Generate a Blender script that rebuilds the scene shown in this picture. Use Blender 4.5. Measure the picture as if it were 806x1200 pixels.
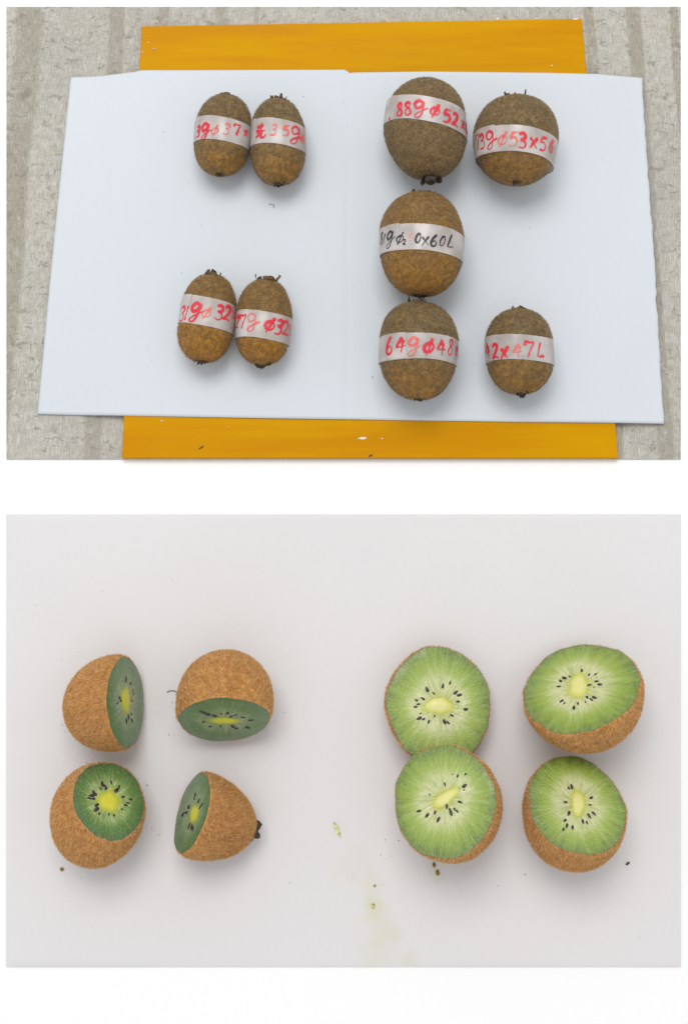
import bpy, math, random
import numpy as np
from mathutils import Vector, Matrix

for o in list(bpy.data.objects): bpy.data.objects.remove(o, do_unlink=True)
SC = bpy.context.scene
COL = SC.collection
rng = np.random.default_rng(7)
random.seed(7)

# ------------------------------------------------------------------ camera
F, V0, VH = 1500.0, 200.0, -4372.0          # focal length / optical-axis row / horizon row, in photo pixels
TH = math.atan(F / (V0 - VH))               # tilt of the optical axis away from straight down
DIST = 0.77                                 # metres to the table along the axis
FW = np.array([0, math.sin(TH), -math.cos(TH)])
UP = np.array([0, math.cos(TH), math.sin(TH)])
RT = np.array([1.0, 0, 0])
CAM = -DIST * FW
cd = bpy.data.cameras.new('camera'); cam = bpy.data.objects.new('camera', cd); COL.objects.link(cam)
cd.sensor_fit = 'VERTICAL'; cd.sensor_height = 24.0; cd.sensor_width = 24.0
cd.lens = 24.0 * F / 1200.0
cd.shift_y = -(600.0 - V0) / 1200.0
cd.clip_start = 0.01; cd.clip_end = 50
cam.matrix_world = Matrix.Translation(CAM.tolist()) @ Matrix(
    [[RT[0], UP[0], -FW[0], 0], [RT[1], UP[1], -FW[1], 0], [RT[2], UP[2], -FW[2], 0], [0, 0, 0, 1]])
SC.camera = cam
SC.render.resolution_x, SC.render.resolution_y = 687, 1024

# ------------------------------------------------------------------ light (indoor: one broad ceiling panel + room bounce)
w = bpy.data.worlds.new('World'); SC.world = w; w.use_nodes = True
w.node_tree.nodes['Background'].inputs[0].default_value = (0.97, 0.985, 1.0, 1)
w.node_tree.nodes['Background'].inputs[1].default_value = 0.72
ld = bpy.data.lights.new('ceiling_panel', 'AREA'); ld.shape = 'RECTANGLE'; ld.size = 1.3; ld.size_y = 1.0
ld.energy = 28; ld.color = (1.0, 0.985, 0.96)
lo = bpy.data.objects.new('ceiling_panel', ld); COL.objects.link(lo)
lo.location = (-0.22, 0.78, 2.1)
lo.rotation_euler = (Vector((0.05, -0.12, 0)) - Vector(lo.location)).to_track_quat('-Z', 'Y').to_euler()
SC.view_settings.view_transform = 'Standard'; SC.view_settings.look = 'None'
SC.view_settings.exposure = 0.0; SC.view_settings.gamma = 1.0; SC.view_settings.use_curve_mapping = False

# ------------------------------------------------------------------ helpers
def ground(u, v, z=0.0):
    d = FW + (u - 403.0) / F * RT + (V0 - v) / F * UP
    return CAM + d * ((z - CAM[2]) / d[2])
def proj(p):
    q = np.asarray(p) - CAM
    dz = q @ FW
    return np.array([403.0 + F * (q @ RT) / dz, V0 - F * (q @ UP) / dz])
def pxscale(p): return F / ((np.asarray(p) - CAM) @ FW)      # photo pixels per metre there

def mesh_np(name, V, FA, smooth=True, attrs=None):
    me = bpy.data.meshes.new(name)
    me.from_pydata(np.asarray(V, dtype=float).tolist(), [], [list(map(int, f)) for f in FA])
    if smooth: me.polygons.foreach_set('use_smooth', [True] * len(me.polygons))
    for k, a in (attrs or {}).items():
        a = np.asarray(a, dtype=np.float32)
        if a.ndim == 1:
            at = me.attributes.new(k, 'FLOAT', 'POINT'); at.data.foreach_set('value', a)
        else:
            at = me.attributes.new(k, 'FLOAT_VECTOR', 'POINT'); at.data.foreach_set('vector', a.ravel())
    me.update()
    return me
def link(name, me, mat=None, parent=None, kind=None):
    o = bpy.data.objects.new(name, me); COL.objects.link(o)
    if mat and me and not me.materials: me.materials.append(mat)
    if parent: o.parent = parent
    if kind: o['kind'] = kind
    return o
def thing(name, loc, label, cat, group=None):
    o = bpy.data.objects.new(name, None); COL.objects.link(o); o.location = [float(x) for x in loc]
    o.empty_display_size = 0.01
    o['label'] = label; o['category'] = cat
    if group: o['group'] = group
    return o
def tag(o, label, cat, group=None):
    o['label'] = label; o['category'] = cat
    if group: o['group'] = group
    return o
def grid_faces(n, m, wrap=False):
    f = []
    for i in range(n - 1):
        for j in range(m if wrap else m - 1):
            k = (j + 1) % m
            f.append((i * m + j, i * m + k, (i + 1) * m + k, (i + 1) * m + j))
    return f

class NT:
    """small wrapper round a material node tree"""
    def __init__(s, name):
        s.m = bpy.data.materials.new(name); s.m.use_nodes = True
        s.t = s.m.node_tree; s.b = s.t.nodes['Principled BSDF']
    def n(s, t, **kw):
        x = s.t.nodes.new(t)
        for k, v in kw.items(): setattr(x, k, v)
        return x
    def l(s, a, b): s.t.links.new(a, b)
    def put(s, sock, v):
        if isinstance(v, bpy.types.NodeSocket): s.l(v, sock)
        else: sock.default_value = v
    def math(s, op, a, b=None, c=None, clamp=False):
        x = s.n('ShaderNodeMath', operation=op, use_clamp=clamp)
        s.put(x.inputs[0], a)
        if b is not None: s.put(x.inputs[1], b)
        if c is not None: s.put(x.inputs[2], c)
        return x.outputs[0]
    def mapr(s, v, a, b, c=0.0, d=1.0, smooth=True):
        x = s.n('ShaderNodeMapRange', interpolation_type='SMOOTHSTEP' if smooth else 'LINEAR')
        s.put(x.inputs[0], v)
        for i, q in enumerate((a, b, c, d)): x.inputs[i + 1].default_value = q
        return x.outputs[0]
    def mix(s, f, a, b, blend='MIX'):
        x = s.n('ShaderNodeMix', data_type='RGBA', blend_type=blend)
        s.put(x.inputs[0], f)
        for sk, v in ((x.inputs[6], a), (x.inputs[7], b)):
            s.put(sk, v if isinstance(v, bpy.types.NodeSocket) else (*v, 1.0))
        return x.outputs[2]
    def noise(s, vec, scale, detail=3, rough=0.55, dist=0.0):
        x = s.n('ShaderNodeTexNoise')
        if vec is not None: s.l(vec, x.inputs['Vector'])
        x.inputs['Scale'].default_value = scale; x.inputs['Detail'].default_value = detail
        x.inputs['Roughness'].default_value = rough; x.inputs['Distortion'].default_value = dist
        return x.outputs['Fac']
    def obj(s): return s.n('ShaderNodeTexCoord').outputs['Object']
    def vmul(s, vec, sc):
        x = s.n('ShaderNodeMapping'); s.l(vec, x.inputs[0]); x.inputs['Scale'].default_value = sc
        return x.outputs[0]
    def attr(s, name, out='Fac'):
        return s.n('ShaderNodeAttribute', attribute_name=name).outputs[out]
    def ramp(s, f, stops):
        x = s.n('ShaderNodeValToRGB'); s.l(f, x.inputs[0]); e = x.color_ramp.elements
        while len(e) < len(stops): e.new(0.5)
        for q, (p, c) in zip(e, stops): q.position = p; q.color = (*c, 1)
        return x.outputs[0]
    def bump(s, h, strength, dist):
        x = s.n('ShaderNodeBump'); s.l(h, x.inputs['Height'])
        x.inputs['Strength'].default_value = strength; x.inputs['Distance'].default_value = dist
        s.l(x.outputs[0], s.b.inputs['Normal']); return x
    def set(s, **kw):
        for k, v in kw.items(): s.put(s.b.inputs[k.replace('_', ' ')], v)
        return s.m
def lin(r, g, b): return tuple((c / 255 / 12.92) if c <= 10 else ((c / 255 + 0.055) / 1.055) ** 2.4 for c in (r, g, b))

# ------------------------------------------------------------------ setting materials
def mat_table():
    t = NT('white_table'); return t.set(Base_Color=(0.93, 0.93, 0.93, 1), Roughness=0.7)

ZM = 0.0010        # top of the patterned floor covering
ZB = 0.0046        # top of the orange board
ZP = 0.0050        # top of the paper on the board
ZS = 0.0008        # top of the lower sheet

def mat_floor():
    t = NT('fleck_floor'); co = t.obj()
    sx = t.n('ShaderNodeSeparateXYZ'); t.l(co, sx.inputs[0]); X = sx.outputs[0]
    wob = t.math('MULTIPLY', t.math('SUBTRACT', t.noise(co, 14, 2), 0.5), 0.006)
    Xw = t.math('ADD', X, wob)
    band = None
    for px, wd in ((36, 29), (139, 17), (192, 13), (258, 13), (300, 6), (690, 12), (741, 16), (787, 10)):  # the strip beside the board's right edge is its shadow, painted into the floor
        c = ground(px, 8, ZM)[0]; hw = wd / 2 / pxscale(ground(px, 8, ZM))
        d = t.math('ABSOLUTE', t.math('SUBTRACT', Xw, float(c)))
        b = t.mapr(d, hw * 0.75, hw * 1.25, 1.0, 0.0)
        band = b if band is None else t.math('MAXIMUM', band, b)
    blot = t.noise(co, 45, 4, 0.6)
    band = t.math('MULTIPLY', band, t.mapr(blot, 0.25, 0.6, 0.55, 1.0))
    # woven ground: warp threads along Y, broken up
    warp = t.noise(t.vmul(co, (1900, 160, 1)), 1.0, 2, 0.6)
    weft = t.noise(t.vmul(co, (200, 1700, 1)), 1.0, 2, 0.6)
    grain = t.noise(co, 1500, 2, 0.7)
    base = t.mix(band, lin(189, 186, 177), lin(160, 153, 138))
    soft = t.noise(co, 9, 3, 0.5)
    base = t.mix(t.mapr(soft, 0.35, 0.7, 0, 0.5), base, lin(166, 163, 155))
    wv = t.math('ADD', t.math('MULTIPLY', warp, 0.5), t.math('ADD', t.math('MULTIPLY', weft, 0.2), t.math('MULTIPLY', grain, 0.3)))
    base = t.mix(t.mapr(wv, 0.35, 0.65), t.mix(1.0, base, (0.72, 0.71, 0.70), 'MULTIPLY'), t.mix(1.0, base, (1.18, 1.18, 1.18), 'MULTIPLY'))
    # printed paper fibres: short curved dark flecks
    fib = None
    for sc, off, thr in ((95, 0.0, 0.57), (150, 3.7, 0.55), (60, 9.1, 0.60)):
        mp = t.n('ShaderNodeMapping'); t.l(co, mp.inputs[0]); mp.inputs['Location'].default_value = (off, off * 0.7, 0)
        mp.inputs['Scale'].default_value = (0.8, 1.25, 1)
        iso = t.mapr(t.math('ABSOLUTE', t.math('SUBTRACT', t.noise(mp.outputs[0], sc, 1, 0.4, 0.6), 0.5)), 0.004, 0.045, 1, 0)
        msk = t.mapr(t.noise(mp.outputs[0], sc * 1.3, 2, 0.6), thr, thr + 0.05)
        f = t.math('MULTIPLY', iso, msk)
        fib = f if fib is None else t.math('MAXIMUM', fib, f)
    brk = t.mapr(grain, 0.3, 0.62, 0.15, 0.85)
    base = t.mix(t.math('MULTIPLY', fib, brk), base, lin(122, 117, 106))
    mot = t.noise(co, 210, 4, 0.7, 0.3)
    base = t.mix(t.mapr(mot, 0.42, 0.66, 0, 0.4), base, lin(154, 148, 134))
    base = t.mix(t.mapr(mot, 0.45, 0.30, 0, 0.35), base, lin(198, 196, 192))
    pale = t.mapr(t.noise(t.vmul(co, (1.5, 0.9, 1)), 240, 2, 0.6), 0.66, 0.74)
    base = t.mix(t.math('MULTIPLY', pale, 0.35), base, lin(215, 212, 205))
    t.bump(wv, 0.25, 0.0004)
    return t.set(Base_Color=base, Roughness=0.75)

def mat_board():
    t = NT('orange_paint'); co = t.obj()
    st = t.noise(t.vmul(co, (7, 60, 20)), 1.0, 4, 0.6, 0.3)
    bl = t.noise(co, 12, 3, 0.6)
    c = t.mix(t.mapr(st, 0.35, 0.7), lin(198, 134, 0), lin(207, 150, 1))
    c = t.mix(t.mapr(bl, 0.45, 0.75, 0, 0.6), c, lin(206, 150, 1))
    ch = t.mapr(t.noise(co, 420, 2, 0.5), 0.80, 0.815)
    c = t.mix(t.math('MULTIPLY', ch, 0.8), c, lin(226, 214, 190))
    t.bump(t.noise(t.vmul(co, (30, 240, 30)), 1.0, 3), 0.10, 0.0006)
    return t.set(Base_Color=c, Roughness=t.mapr(st, 0.3, 0.7, 0.34, 0.5), Specular_IOR_Level=0.045)

def mat_paper(name, rgb, amp=0.04, crumple=0.15, stains=()):
    t = NT(name); co = t.obj()
    a = t.noise(co, 6, 3, 0.5); b = t.noise(co, 160, 3, 0.6)
    c = t.mix(t.mapr(a, 0.3, 0.7), tuple(x * (1 - amp) for x in rgb), rgb)
    c = t.mix(t.mapr(b, 0.3, 0.7, 0, 0.35), c, tuple(x * 0.97 for x in rgb))
    for (u, v, r, col, k) in stains:
        p = ground(u, v, ZS); vm = t.n('ShaderNodeVectorMath', operation='DISTANCE'); t.l(co, vm.inputs[0]); vm.inputs[1].default_value = p.tolist()
        d = t.math('ADD', vm.outputs['Value'], t.math('MULTIPLY', t.math('SUBTRACT', t.noise(co, 70, 4, 0.65), 0.5), r * 2.2))
        c = t.mix(t.math('MULTIPLY', t.mapr(d, r, r * 0.25), k * 0.38), c, col)
    t.bump(t.math('ADD', t.noise(co, 38, 4, 0.6, 0.4), t.math('MULTIPLY', b, 0.25)), crumple, 0.0012)
    return t.set(Base_Color=c, Roughness=0.65)

# ------------------------------------------------------------------ the setting
def slab(name, corners, z0, z1, mat, parent=None, kind=None, bev=0.0):
    """flat four-cornered slab, corners anticlockwise from lower left"""
    c = [np.array([p[0], p[1]]) for p in corners]
    V = [(*p, z0) for p in c] + [(*p, z1) for p in c]
    Fa = [(3, 2, 1, 0), (4, 5, 6, 7)] + [(i, (i + 1) % 4, (i + 1) % 4 + 4, i + 4) for i in range(4)]
    o = link(name, mesh_np(name, V, Fa, smooth=False), mat, parent, kind)
    if bev:
        b = o.modifiers.new('bevel', 'BEVEL'); b.width = bev; b.segments = 2
    return o

slab('tabletop', [(-0.9, -0.9), (0.9, -0.9), (0.9, 0.6), (-0.9, 0.6)], -0.02, 0.0, mat_table(), kind='structure')
slab('patterned_floor', [ground(8, 538, ZM), ground(797, 538, ZM), ground(797, 8, ZM), ground(8, 8, ZM)], 0.0002, ZM, mat_floor(), kind='structure')

JU, JB = lin(206, 198, 152), lin(196, 184, 170)
STAINS = ((438, 1062, 0.007, lin(196, 194, 96), 0.6), (444, 1085, 0.013, JU, 0.6), (447, 1118, 0.014, JU, 0.45), (430, 1035, 0.011, JU, 0.5), (478, 1128, 0.006, JU, 0.5),
          (412, 1013, 0.012, JU, 0.3), (508, 1015, 0.006, JU, 0.6), (512, 1026, 0.006, JU, 0.6), (545, 1010, 0.016, JB, 0.3), (475, 895, 0.014, JB, 0.25), (660, 905, 0.012, JB, 0.2), (725, 1005, 0.008, JU, 0.25), (395, 972, 0.006, JU, 0.5))
# lower white sheet: gently uneven
def lower_sheet():
    n, m = 120, 160
    P = [ground(8, 1133, 0), ground(797, 1133, 0), ground(797, 603, 0), ground(8, 603, 0)]
    s = np.linspace(0, 1, m)[None, :, None]; q = np.linspace(0, 1, n)[:, None, None]
    G = (1 - q) * ((1 - s) * P[0] + s * P[1]) + q * ((1 - s) * P[3] + s * P[2])
    x, y = G[..., 0], G[..., 1]
    z = ZS + 0.00022 * (np.sin(31 * x + 9 * y) * np.sin(23 * y - 7 * x + 1)) + 0.00012 * np.sin(90 * x + 40 * y) * np.sin(70 * y - 33 * x)
    e = np.minimum(np.minimum(s[..., 0], 1 - s[..., 0]), np.minimum(q[..., 0], 1 - q[..., 0]))
    z = np.where(e <= 0, 0.0004, z)
    G[..., 2] = z
    o = link('white_sheet', mesh_np('white_sheet', G.reshape(-1, 3), grid_faces(n, m)), mat_paper('sheet_white', lin(221, 219, 219), 0.03, 0.3, STAINS))
    return tag(o, 'large pale grey-white sheet under the eight cut kiwifruit halves', 'sheet')
lower_sheet()

board = thing('orange_board', ground(430, 270, ZM), 'flat orange painted board under the white paper and whole kiwifruit', 'board')
BT = mat_board()
bc = [ground(143, 537, ZB), ground(724, 537, ZB), ground(681.5, 21.5, ZB), ground(166, 30.5, ZB)]
bl = np.array(board.location)
slab('painted_panel', [p - bl for p in bc], 0.0003, ZB - ZM, BT, board, bev=0.0006)
def chip(u, v, w_, h_, mat, z, name, parent=None, base=None, rot=0.0):
    c = ground(u, v, z); s = 1 / pxscale(c); k = 9; V = []; 
    for zz in (0.00005, 0.00035):
        for i in range(k):
            a = 2 * math.pi * i / k; r = (0.8 + 0.4 * rng.random()) * (1 if zz < 1e-4 else 0.82)
            x, y = math.cos(a) * w_ / 2 * s * r, math.sin(a) * h_ / 2 * s * r
            V.append((c[0] + x * math.cos(rot) - y * math.sin(rot), c[1] + x * math.sin(rot) + y * math.cos(rot), z + zz))
    V = np.array(V) - (base if base is not None else 0)
    Fa = [tuple(range(k, 2 * k))] + [(i, (i + 1) % k, (i + 1) % k + k, i + k) for i in range(k)]
    return link(name, mesh_np(name, V, Fa, smooth=False), mat, parent)
def flat(name, rgb, rough=0.6, **kw):
    t = NT(name); co = t.obj(); n = t.noise(co, 900, 2)
    c = t.mix(t.mapr(n, 0.3, 0.7), tuple(x * 0.5 for x in rgb), tuple(x * 1.35 for x in rgb))
    return t.set(Base_Color=c, Roughness=rough, **kw)
CHIPW = flat('bare_chip', lin(225, 212, 200)); CHIPD = flat('dark_nick', lin(96, 60, 20))
for (u, v, a, b, d) in ((424, 513.5, 11, 3, 0), (447, 514, 3.5, 1.2, 0), (174, 50, 1.8, 1.3, 0), (181, 57, 4, 1.2, 0), (167.5, 61, 1.5, 1.8, 0), (582, 22.4, 7, 1.6, 0),
                        (630, 21.6, 12, 1.5, 0), (674, 22.5, 8, 2, 0), (236, 524.5, 7, 1.8, 1), (434, 534, 5, 2.2, 1), (190, 493, 3, 1.4, 0), (646, 77, 2, 2, 0)):
    chip(u, v, a, b, CHIPD if d else CHIPW, ZB, 'paint_chip', board, bl, 0.5 if d else 0.05)

def paper():
    n, m = 110, 230
    tu, tv = [82, 120, 158, 166, 300, 402, 406, 409, 414, 500, 640, 700, 752], [88.5, 87, 84.5, 82.5, 82, 82, 82.3, 86.3, 85.4, 84.2, 85.5, 87, 91]
    bu, bv = [43, 143, 300, 407, 600, 779], [484.5, 487, 490, 491.5, 494.5, 496]
    nz = rng.normal(0, 1, n); nz = np.convolve(nz, [0.25, 0.5, 0.25], 'same')
    G = np.zeros((n, m, 3))
    for i, q in enumerate(np.linspace(0, 1, n)):      # q: 0 = bottom edge
        for j, s in enumerate(np.linspace(0, 1, m)):
            ut, ub = 82 + s * 670, 43 + s * 736
            vt, vb = np.interp(ut, tu, tv), np.interp(ub, bu, bv)
            k = q
            if j == m - 1: ub += 0.7 * nz[i]; ut += 0.7 * nz[i]
            # the eye-line grid is only the outline of a flat sheet, so interpolate on the sheet itself
            a, b = ground(ub, vb, ZP), ground(ut, vt, ZP)
            G[i, j] = a * (1 - k) + b * k
    x, y = G[..., 0], G[..., 1]
    xl = x - np.interp(y, [bc[0][1], bc[3][1]], [bc[0][0], bc[3][0]])
    xr = np.interp(y, [bc[1][1], bc[2][1]], [bc[1][0], bc[2][0]]) - x
    sm = lambda t: np.clip(t, 0, 1) ** 2 * (3 - 2 * np.clip(t, 0, 1))
    z = ZP + 0.00030 * (1 + np.sin(27 * x + 5 * y) * np.sin(19 * y - 9 * x))
    z -= 0.0026 * sm(-xl / 0.03) * (1 + 0.3 * np.sin(25 * y))
    z -= 0.0012 * sm(-xr / 0.03) * (1 + 0.9 * np.sin(45 * y + 1))
    jc = np.abs(x - (ground(407, 287, ZP)[0]))
    z += 0.00025 * np.exp(-jc / 0.010) - 0.0004 * np.exp(-(jc / 0.0009) ** 2)
    G[..., 2] = z
    o = link('white_paper', mesh_np('white_paper', G.reshape(-1, 3), grid_faces(n, m)), mat_paper('paper_blue_white', lin(209, 215, 221), 0.025, 0.22))
    sd = o.modifiers.new('thick', 'SOLIDIFY'); sd.thickness = 0.00028; sd.offset = -1
    tag(o, 'wide white paper with a centre crease lying on the orange board', 'paper')
paper()

# ------------------------------------------------------------------ fruit materials
def mat_skin(name, dark, mid, light, ochre, oc_amt):
    t = NT(name); co = t.obj()
    big = t.noise(co, 55, 3, 0.55); fine = t.noise(co, 900, 3, 0.7); md = t.noise(co, 320, 3, 0.65)
    c = t.mix(t.mapr(big, 0.2, 0.85), mid, ochre) if oc_amt else t.mix(0.0, mid, mid)
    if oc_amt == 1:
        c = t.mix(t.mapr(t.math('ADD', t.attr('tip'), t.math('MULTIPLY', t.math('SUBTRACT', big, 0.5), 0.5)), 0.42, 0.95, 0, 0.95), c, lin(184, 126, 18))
    c = t.mix(t.mapr(md, 0.38, 0.66), t.mix(0.6, c, dark), c)
    c = t.mix(t.mapr(fine, 0.52, 0.74, 0, 0.7), c, light)
    t.bump(t.math('ADD', fine, md), 0.5, 0.0006)
    return t.set(Base_Color=c, Roughness=0.72, Sheen_Weight=0.15)
def mat_fuzz(name, a, b):
    t = NT(name); h = t.attr('hue')
    c = t.mix(h, a, b)
    t.set(Base_Color=c, Roughness=0.45)
    tr = t.n('ShaderNodeBsdfTranslucent'); t.l(t.mix(1.0, c, (1.0, 0.92, 0.74), 'MULTIPLY'), tr.inputs['Color'])
    mx = t.n('ShaderNodeMixShader'); mx.inputs[0].default_value = 0.4
    t.l(t.b.outputs[0], mx.inputs[1]); t.l(tr.outputs[0], mx.inputs[2])
    t.l(mx.outputs[0], t.t.nodes['Material Output'].inputs['Surface'])
    return t.m
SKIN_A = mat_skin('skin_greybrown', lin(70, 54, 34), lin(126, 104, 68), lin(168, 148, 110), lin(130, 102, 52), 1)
FUZZ_A = mat_fuzz('fuzz_greybrown', lin(108, 86, 52), lin(196, 168, 116))
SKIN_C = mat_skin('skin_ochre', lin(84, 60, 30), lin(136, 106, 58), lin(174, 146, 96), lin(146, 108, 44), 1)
FUZZ_C = mat_fuzz('fuzz_ochre', lin(126, 92, 42), lin(204, 164, 96))
SKIN_H = mat_skin('skin_tan', lin(140, 94, 46), lin(206, 154, 88), lin(230, 192, 138), lin(212, 154, 70), 2)
FUZZ_H = mat_fuzz('fuzz_tan', lin(182, 130, 66), lin(250, 214, 152))
DRY = flat('dry_calyx', lin(96, 84, 66), 0.8); DARK = flat('dark_calyx', lin(70, 62, 54), 0.8)
DRYB = flat('brown_calyx', lin(112, 90, 66), 0.8)

def mat_tape():
    t = NT('cloudy_tape'); co = t.obj()
    n = t.noise(co, 70, 2, 0.5)
    c = t.mix(t.mapr(n, 0.3, 0.7), lin(198, 191, 188), lin(218, 211, 208))
    t.bump(t.noise(t.vmul(co, (1, 1, 1)), 90, 2, 0.5, 0.5), 0.25, 0.0006)
    return t.set(Base_Color=c, Roughness=0.26, Alpha=t.mapr(n, 0.3, 0.7, 0.58, 0.76))
TAPE = mat_tape()
def mat_ink(name, rgb, a0):
    t = NT(name); n = t.noise(t.obj(), 700, 3, 0.7)
    return t.set(Base_Color=t.mix(t.mapr(n, 0.35, 0.7), rgb, tuple(min(1, x * 1.25 + 0.03) for x in rgb)), Roughness=0.45, Alpha=t.mapr(n, 0.3, 0.7, 1.0, a0))
RED = mat_ink('red_marker', lin(214, 30, 50), 0.75); PINK = mat_ink('faded_red_marker', lin(232, 96, 84), 0.35); PALE = mat_ink('washed_out_red_marker', lin(232, 160, 152), 0.15); BLACK = mat_ink('black_marker', lin(24, 26, 32), 0.8)

# ------------------------------------------------------------------ fuzz made of tapering bent hairs
def hairs(V, Fq, n, lmin, lmax, width, rs, skip=None, lift=0.75, flow=None):
    V = np.asarray(V); T = []
    for f in Fq:
        T.append(f[:3])
        if len(f) == 4: T.append((f[0], f[2], f[3]))
    T = np.array(T); a, b, c = V[T[:, 0]], V[T[:, 1]], V[T[:, 2]]
    N = np.cross(b - a, c - a); ar = np.linalg.norm(N, axis=1) + 1e-16
    N /= ar[:, None]
    k = rs.choice(len(T), n, p=ar / ar.sum())
    r1, r2 = np.sqrt(rs.random(n)), rs.random(n)
    P = (1 - r1)[:, None] * a[k] + (r1 * (1 - r2))[:, None] * b[k] + (r1 * r2)[:, None] * c[k]
    nn = N[k]
    if skip is not None:
        keep = ~skip(P); P, nn = P[keep], nn[keep]; n = len(P)
    R = rs.normal(size=(n, 3)); tg = R - (R * nn).sum(1)[:, None] * nn
    tg /= np.linalg.norm(tg, axis=1)[:, None] + 1e-9
    if flow is not None:                       # hairs lie mostly one way, in swirls
        fl = np.asarray(flow) + 0.7 * np.stack([np.sin(260 * P[:, 1] + 3), np.sin(240 * P[:, 2] + 1), np.sin(250 * P[:, 0])], 1)
        fl = fl - (fl * nn).sum(1)[:, None] * nn; fl /= np.linalg.norm(fl, axis=1)[:, None] + 1e-9
        tg = tg * 0.75 + fl; tg /= np.linalg.norm(tg, axis=1)[:, None] + 1e-9
    L = rs.uniform(lmin, lmax, n)[:, None]
    li = rs.uniform(lift * 0.5, lift * 1.2, n)[:, None]
    d1 = nn * li + tg * 0.55; d1 /= np.linalg.norm(d1, axis=1)[:, None]
    d2 = nn * li * 0.5 + tg * 0.9 + rs.normal(size=(n, 3)) * 0.25; d2 /= np.linalg.norm(d2, axis=1)[:, None]
    sd = np.cross(d1, rs.normal(size=(n, 3))); sd /= np.linalg.norm(sd, axis=1)[:, None] + 1e-9
    W = (width * rs.uniform(0.7, 1.3, n))[:, None]
    p0 = P - nn * 0.0001; p1 = P + d1 * L * 0.55; p2 = p1 + d2 * L * 0.45
    VV = np.stack([p0 - sd * W / 2, p0 + sd * W / 2, p1 + sd * W * 0.4, p1 - sd * W * 0.4, p2], 1).reshape(-1, 3)
    h = np.repeat(rs.random(n), 5)
    i = np.arange(n) * 5
    me = bpy.data.meshes.new('fuzz')
    quads = np.stack([i, i + 1, i + 2, i + 3], 1); tris = np.stack([i + 3, i + 2, i + 4], 1)
    me.vertices.add(5 * n); me.vertices.foreach_set('co', VV.astype(np.float32).ravel())
    lo_ = np.concatenate([quads.ravel(), tris.ravel()]).astype(np.int32)
    me.loops.add(len(lo_)); me.loops.foreach_set('vertex_index', lo_)
    st = np.concatenate([np.arange(n) * 4, 4 * n + np.arange(n) * 3]).astype(np.int32)
    me.polygons.add(2 * n); me.polygons.foreach_set('loop_start', st)
    me.update(calc_edges=True)
    at = me.attributes.new('hue', 'FLOAT', 'POINT'); at.data.foreach_set('value', h.astype(np.float32))
    me.validate()
    return me

def sepals(R, pos, axis, n, length, width, spread, rs, curl=0.6, knob=0.0):
    """dry crumpled flower remains: small curled flaps and a short stub; returns V, F"""
    axis = axis / np.linalg.norm(axis)
    t1 = np.cross(axis, [0.3, 0.2, 0.9]); t1 /= np.linalg.norm(t1); t2 = np.cross(axis, t1)
    V, Fa = [], []
    for i in range(n):
        a = 2 * math.pi * (i + rs.uniform(-0.3, 0.3)) / n
        d = t1 * math.cos(a) + t2 * math.sin(a); sd = np.cross(axis, d)
        L, Wd = length * rs.uniform(0.6, 1.25), width * rs.uniform(0.7, 1.3)
        cu = curl * rs.uniform(0.3, 1.6); b = len(V); k = 6; tw = rs.uniform(-0.7, 0.7)
        p = pos + d * spread * 0.5 * rs.uniform(0.6, 1.2) - axis * length * 0.15; ang = rs.uniform(0.2, 0.9)
        for q in range(k):
            f = q / (k - 1); wd = Wd * (0.75 + 0.5 * math.sin(f * 3)) * (1 - f ** 4 * 0.5) / 2
            s2 = sd * math.cos(tw * f) + axis * math.sin(tw * f)
            th = 0.00018 * (d * math.sin(ang) + axis * math.cos(ang))
            for qq in (p - s2 * wd, p + s2 * wd, p + s2 * wd + th, p - s2 * wd + th): V.append(qq + rs.normal(size=3) * 0.00025)
            p = p + (d * math.cos(ang) + axis * math.sin(ang)) * L / k; ang += cu * 2.2 / k
        for q in range(k - 1):
            for e in range(4):
                Fa.append((b + q * 4 + e, b + q * 4 + (e + 1) % 4, b + q * 4 + 4 + (e + 1) % 4, b + q * 4 + 4 + e))
        Fa += [(b + 3, b + 2, b + 1, b), tuple(b + (k - 1) * 4 + e for e in range(4))]
    if knob:
        b = len(V); m = 9; rows = ((0.75, -0.4), (0.8, 0.2), (1.0, 0.55), (0.7, 0.8), (0.3, 0.72))
        for (rr, hh) in rows:
            for j in range(m):
                a = 2 * math.pi * j / m
                V.append(pos + (t1 * math.cos(a) + t2 * math.sin(a)) * knob * rr * rs.uniform(0.85, 1.15) + axis * knob * 1.6 * hh)
        for (i0, i1, i2, i3) in grid_faces(len(rows), m, True): Fa.append((b + i0, b + i1, b + i2, b + i3))
        Fa.append(tuple(b + (len(rows) - 1) * m + j for j in range(m)))
    return np.array(V), Fa

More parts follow.
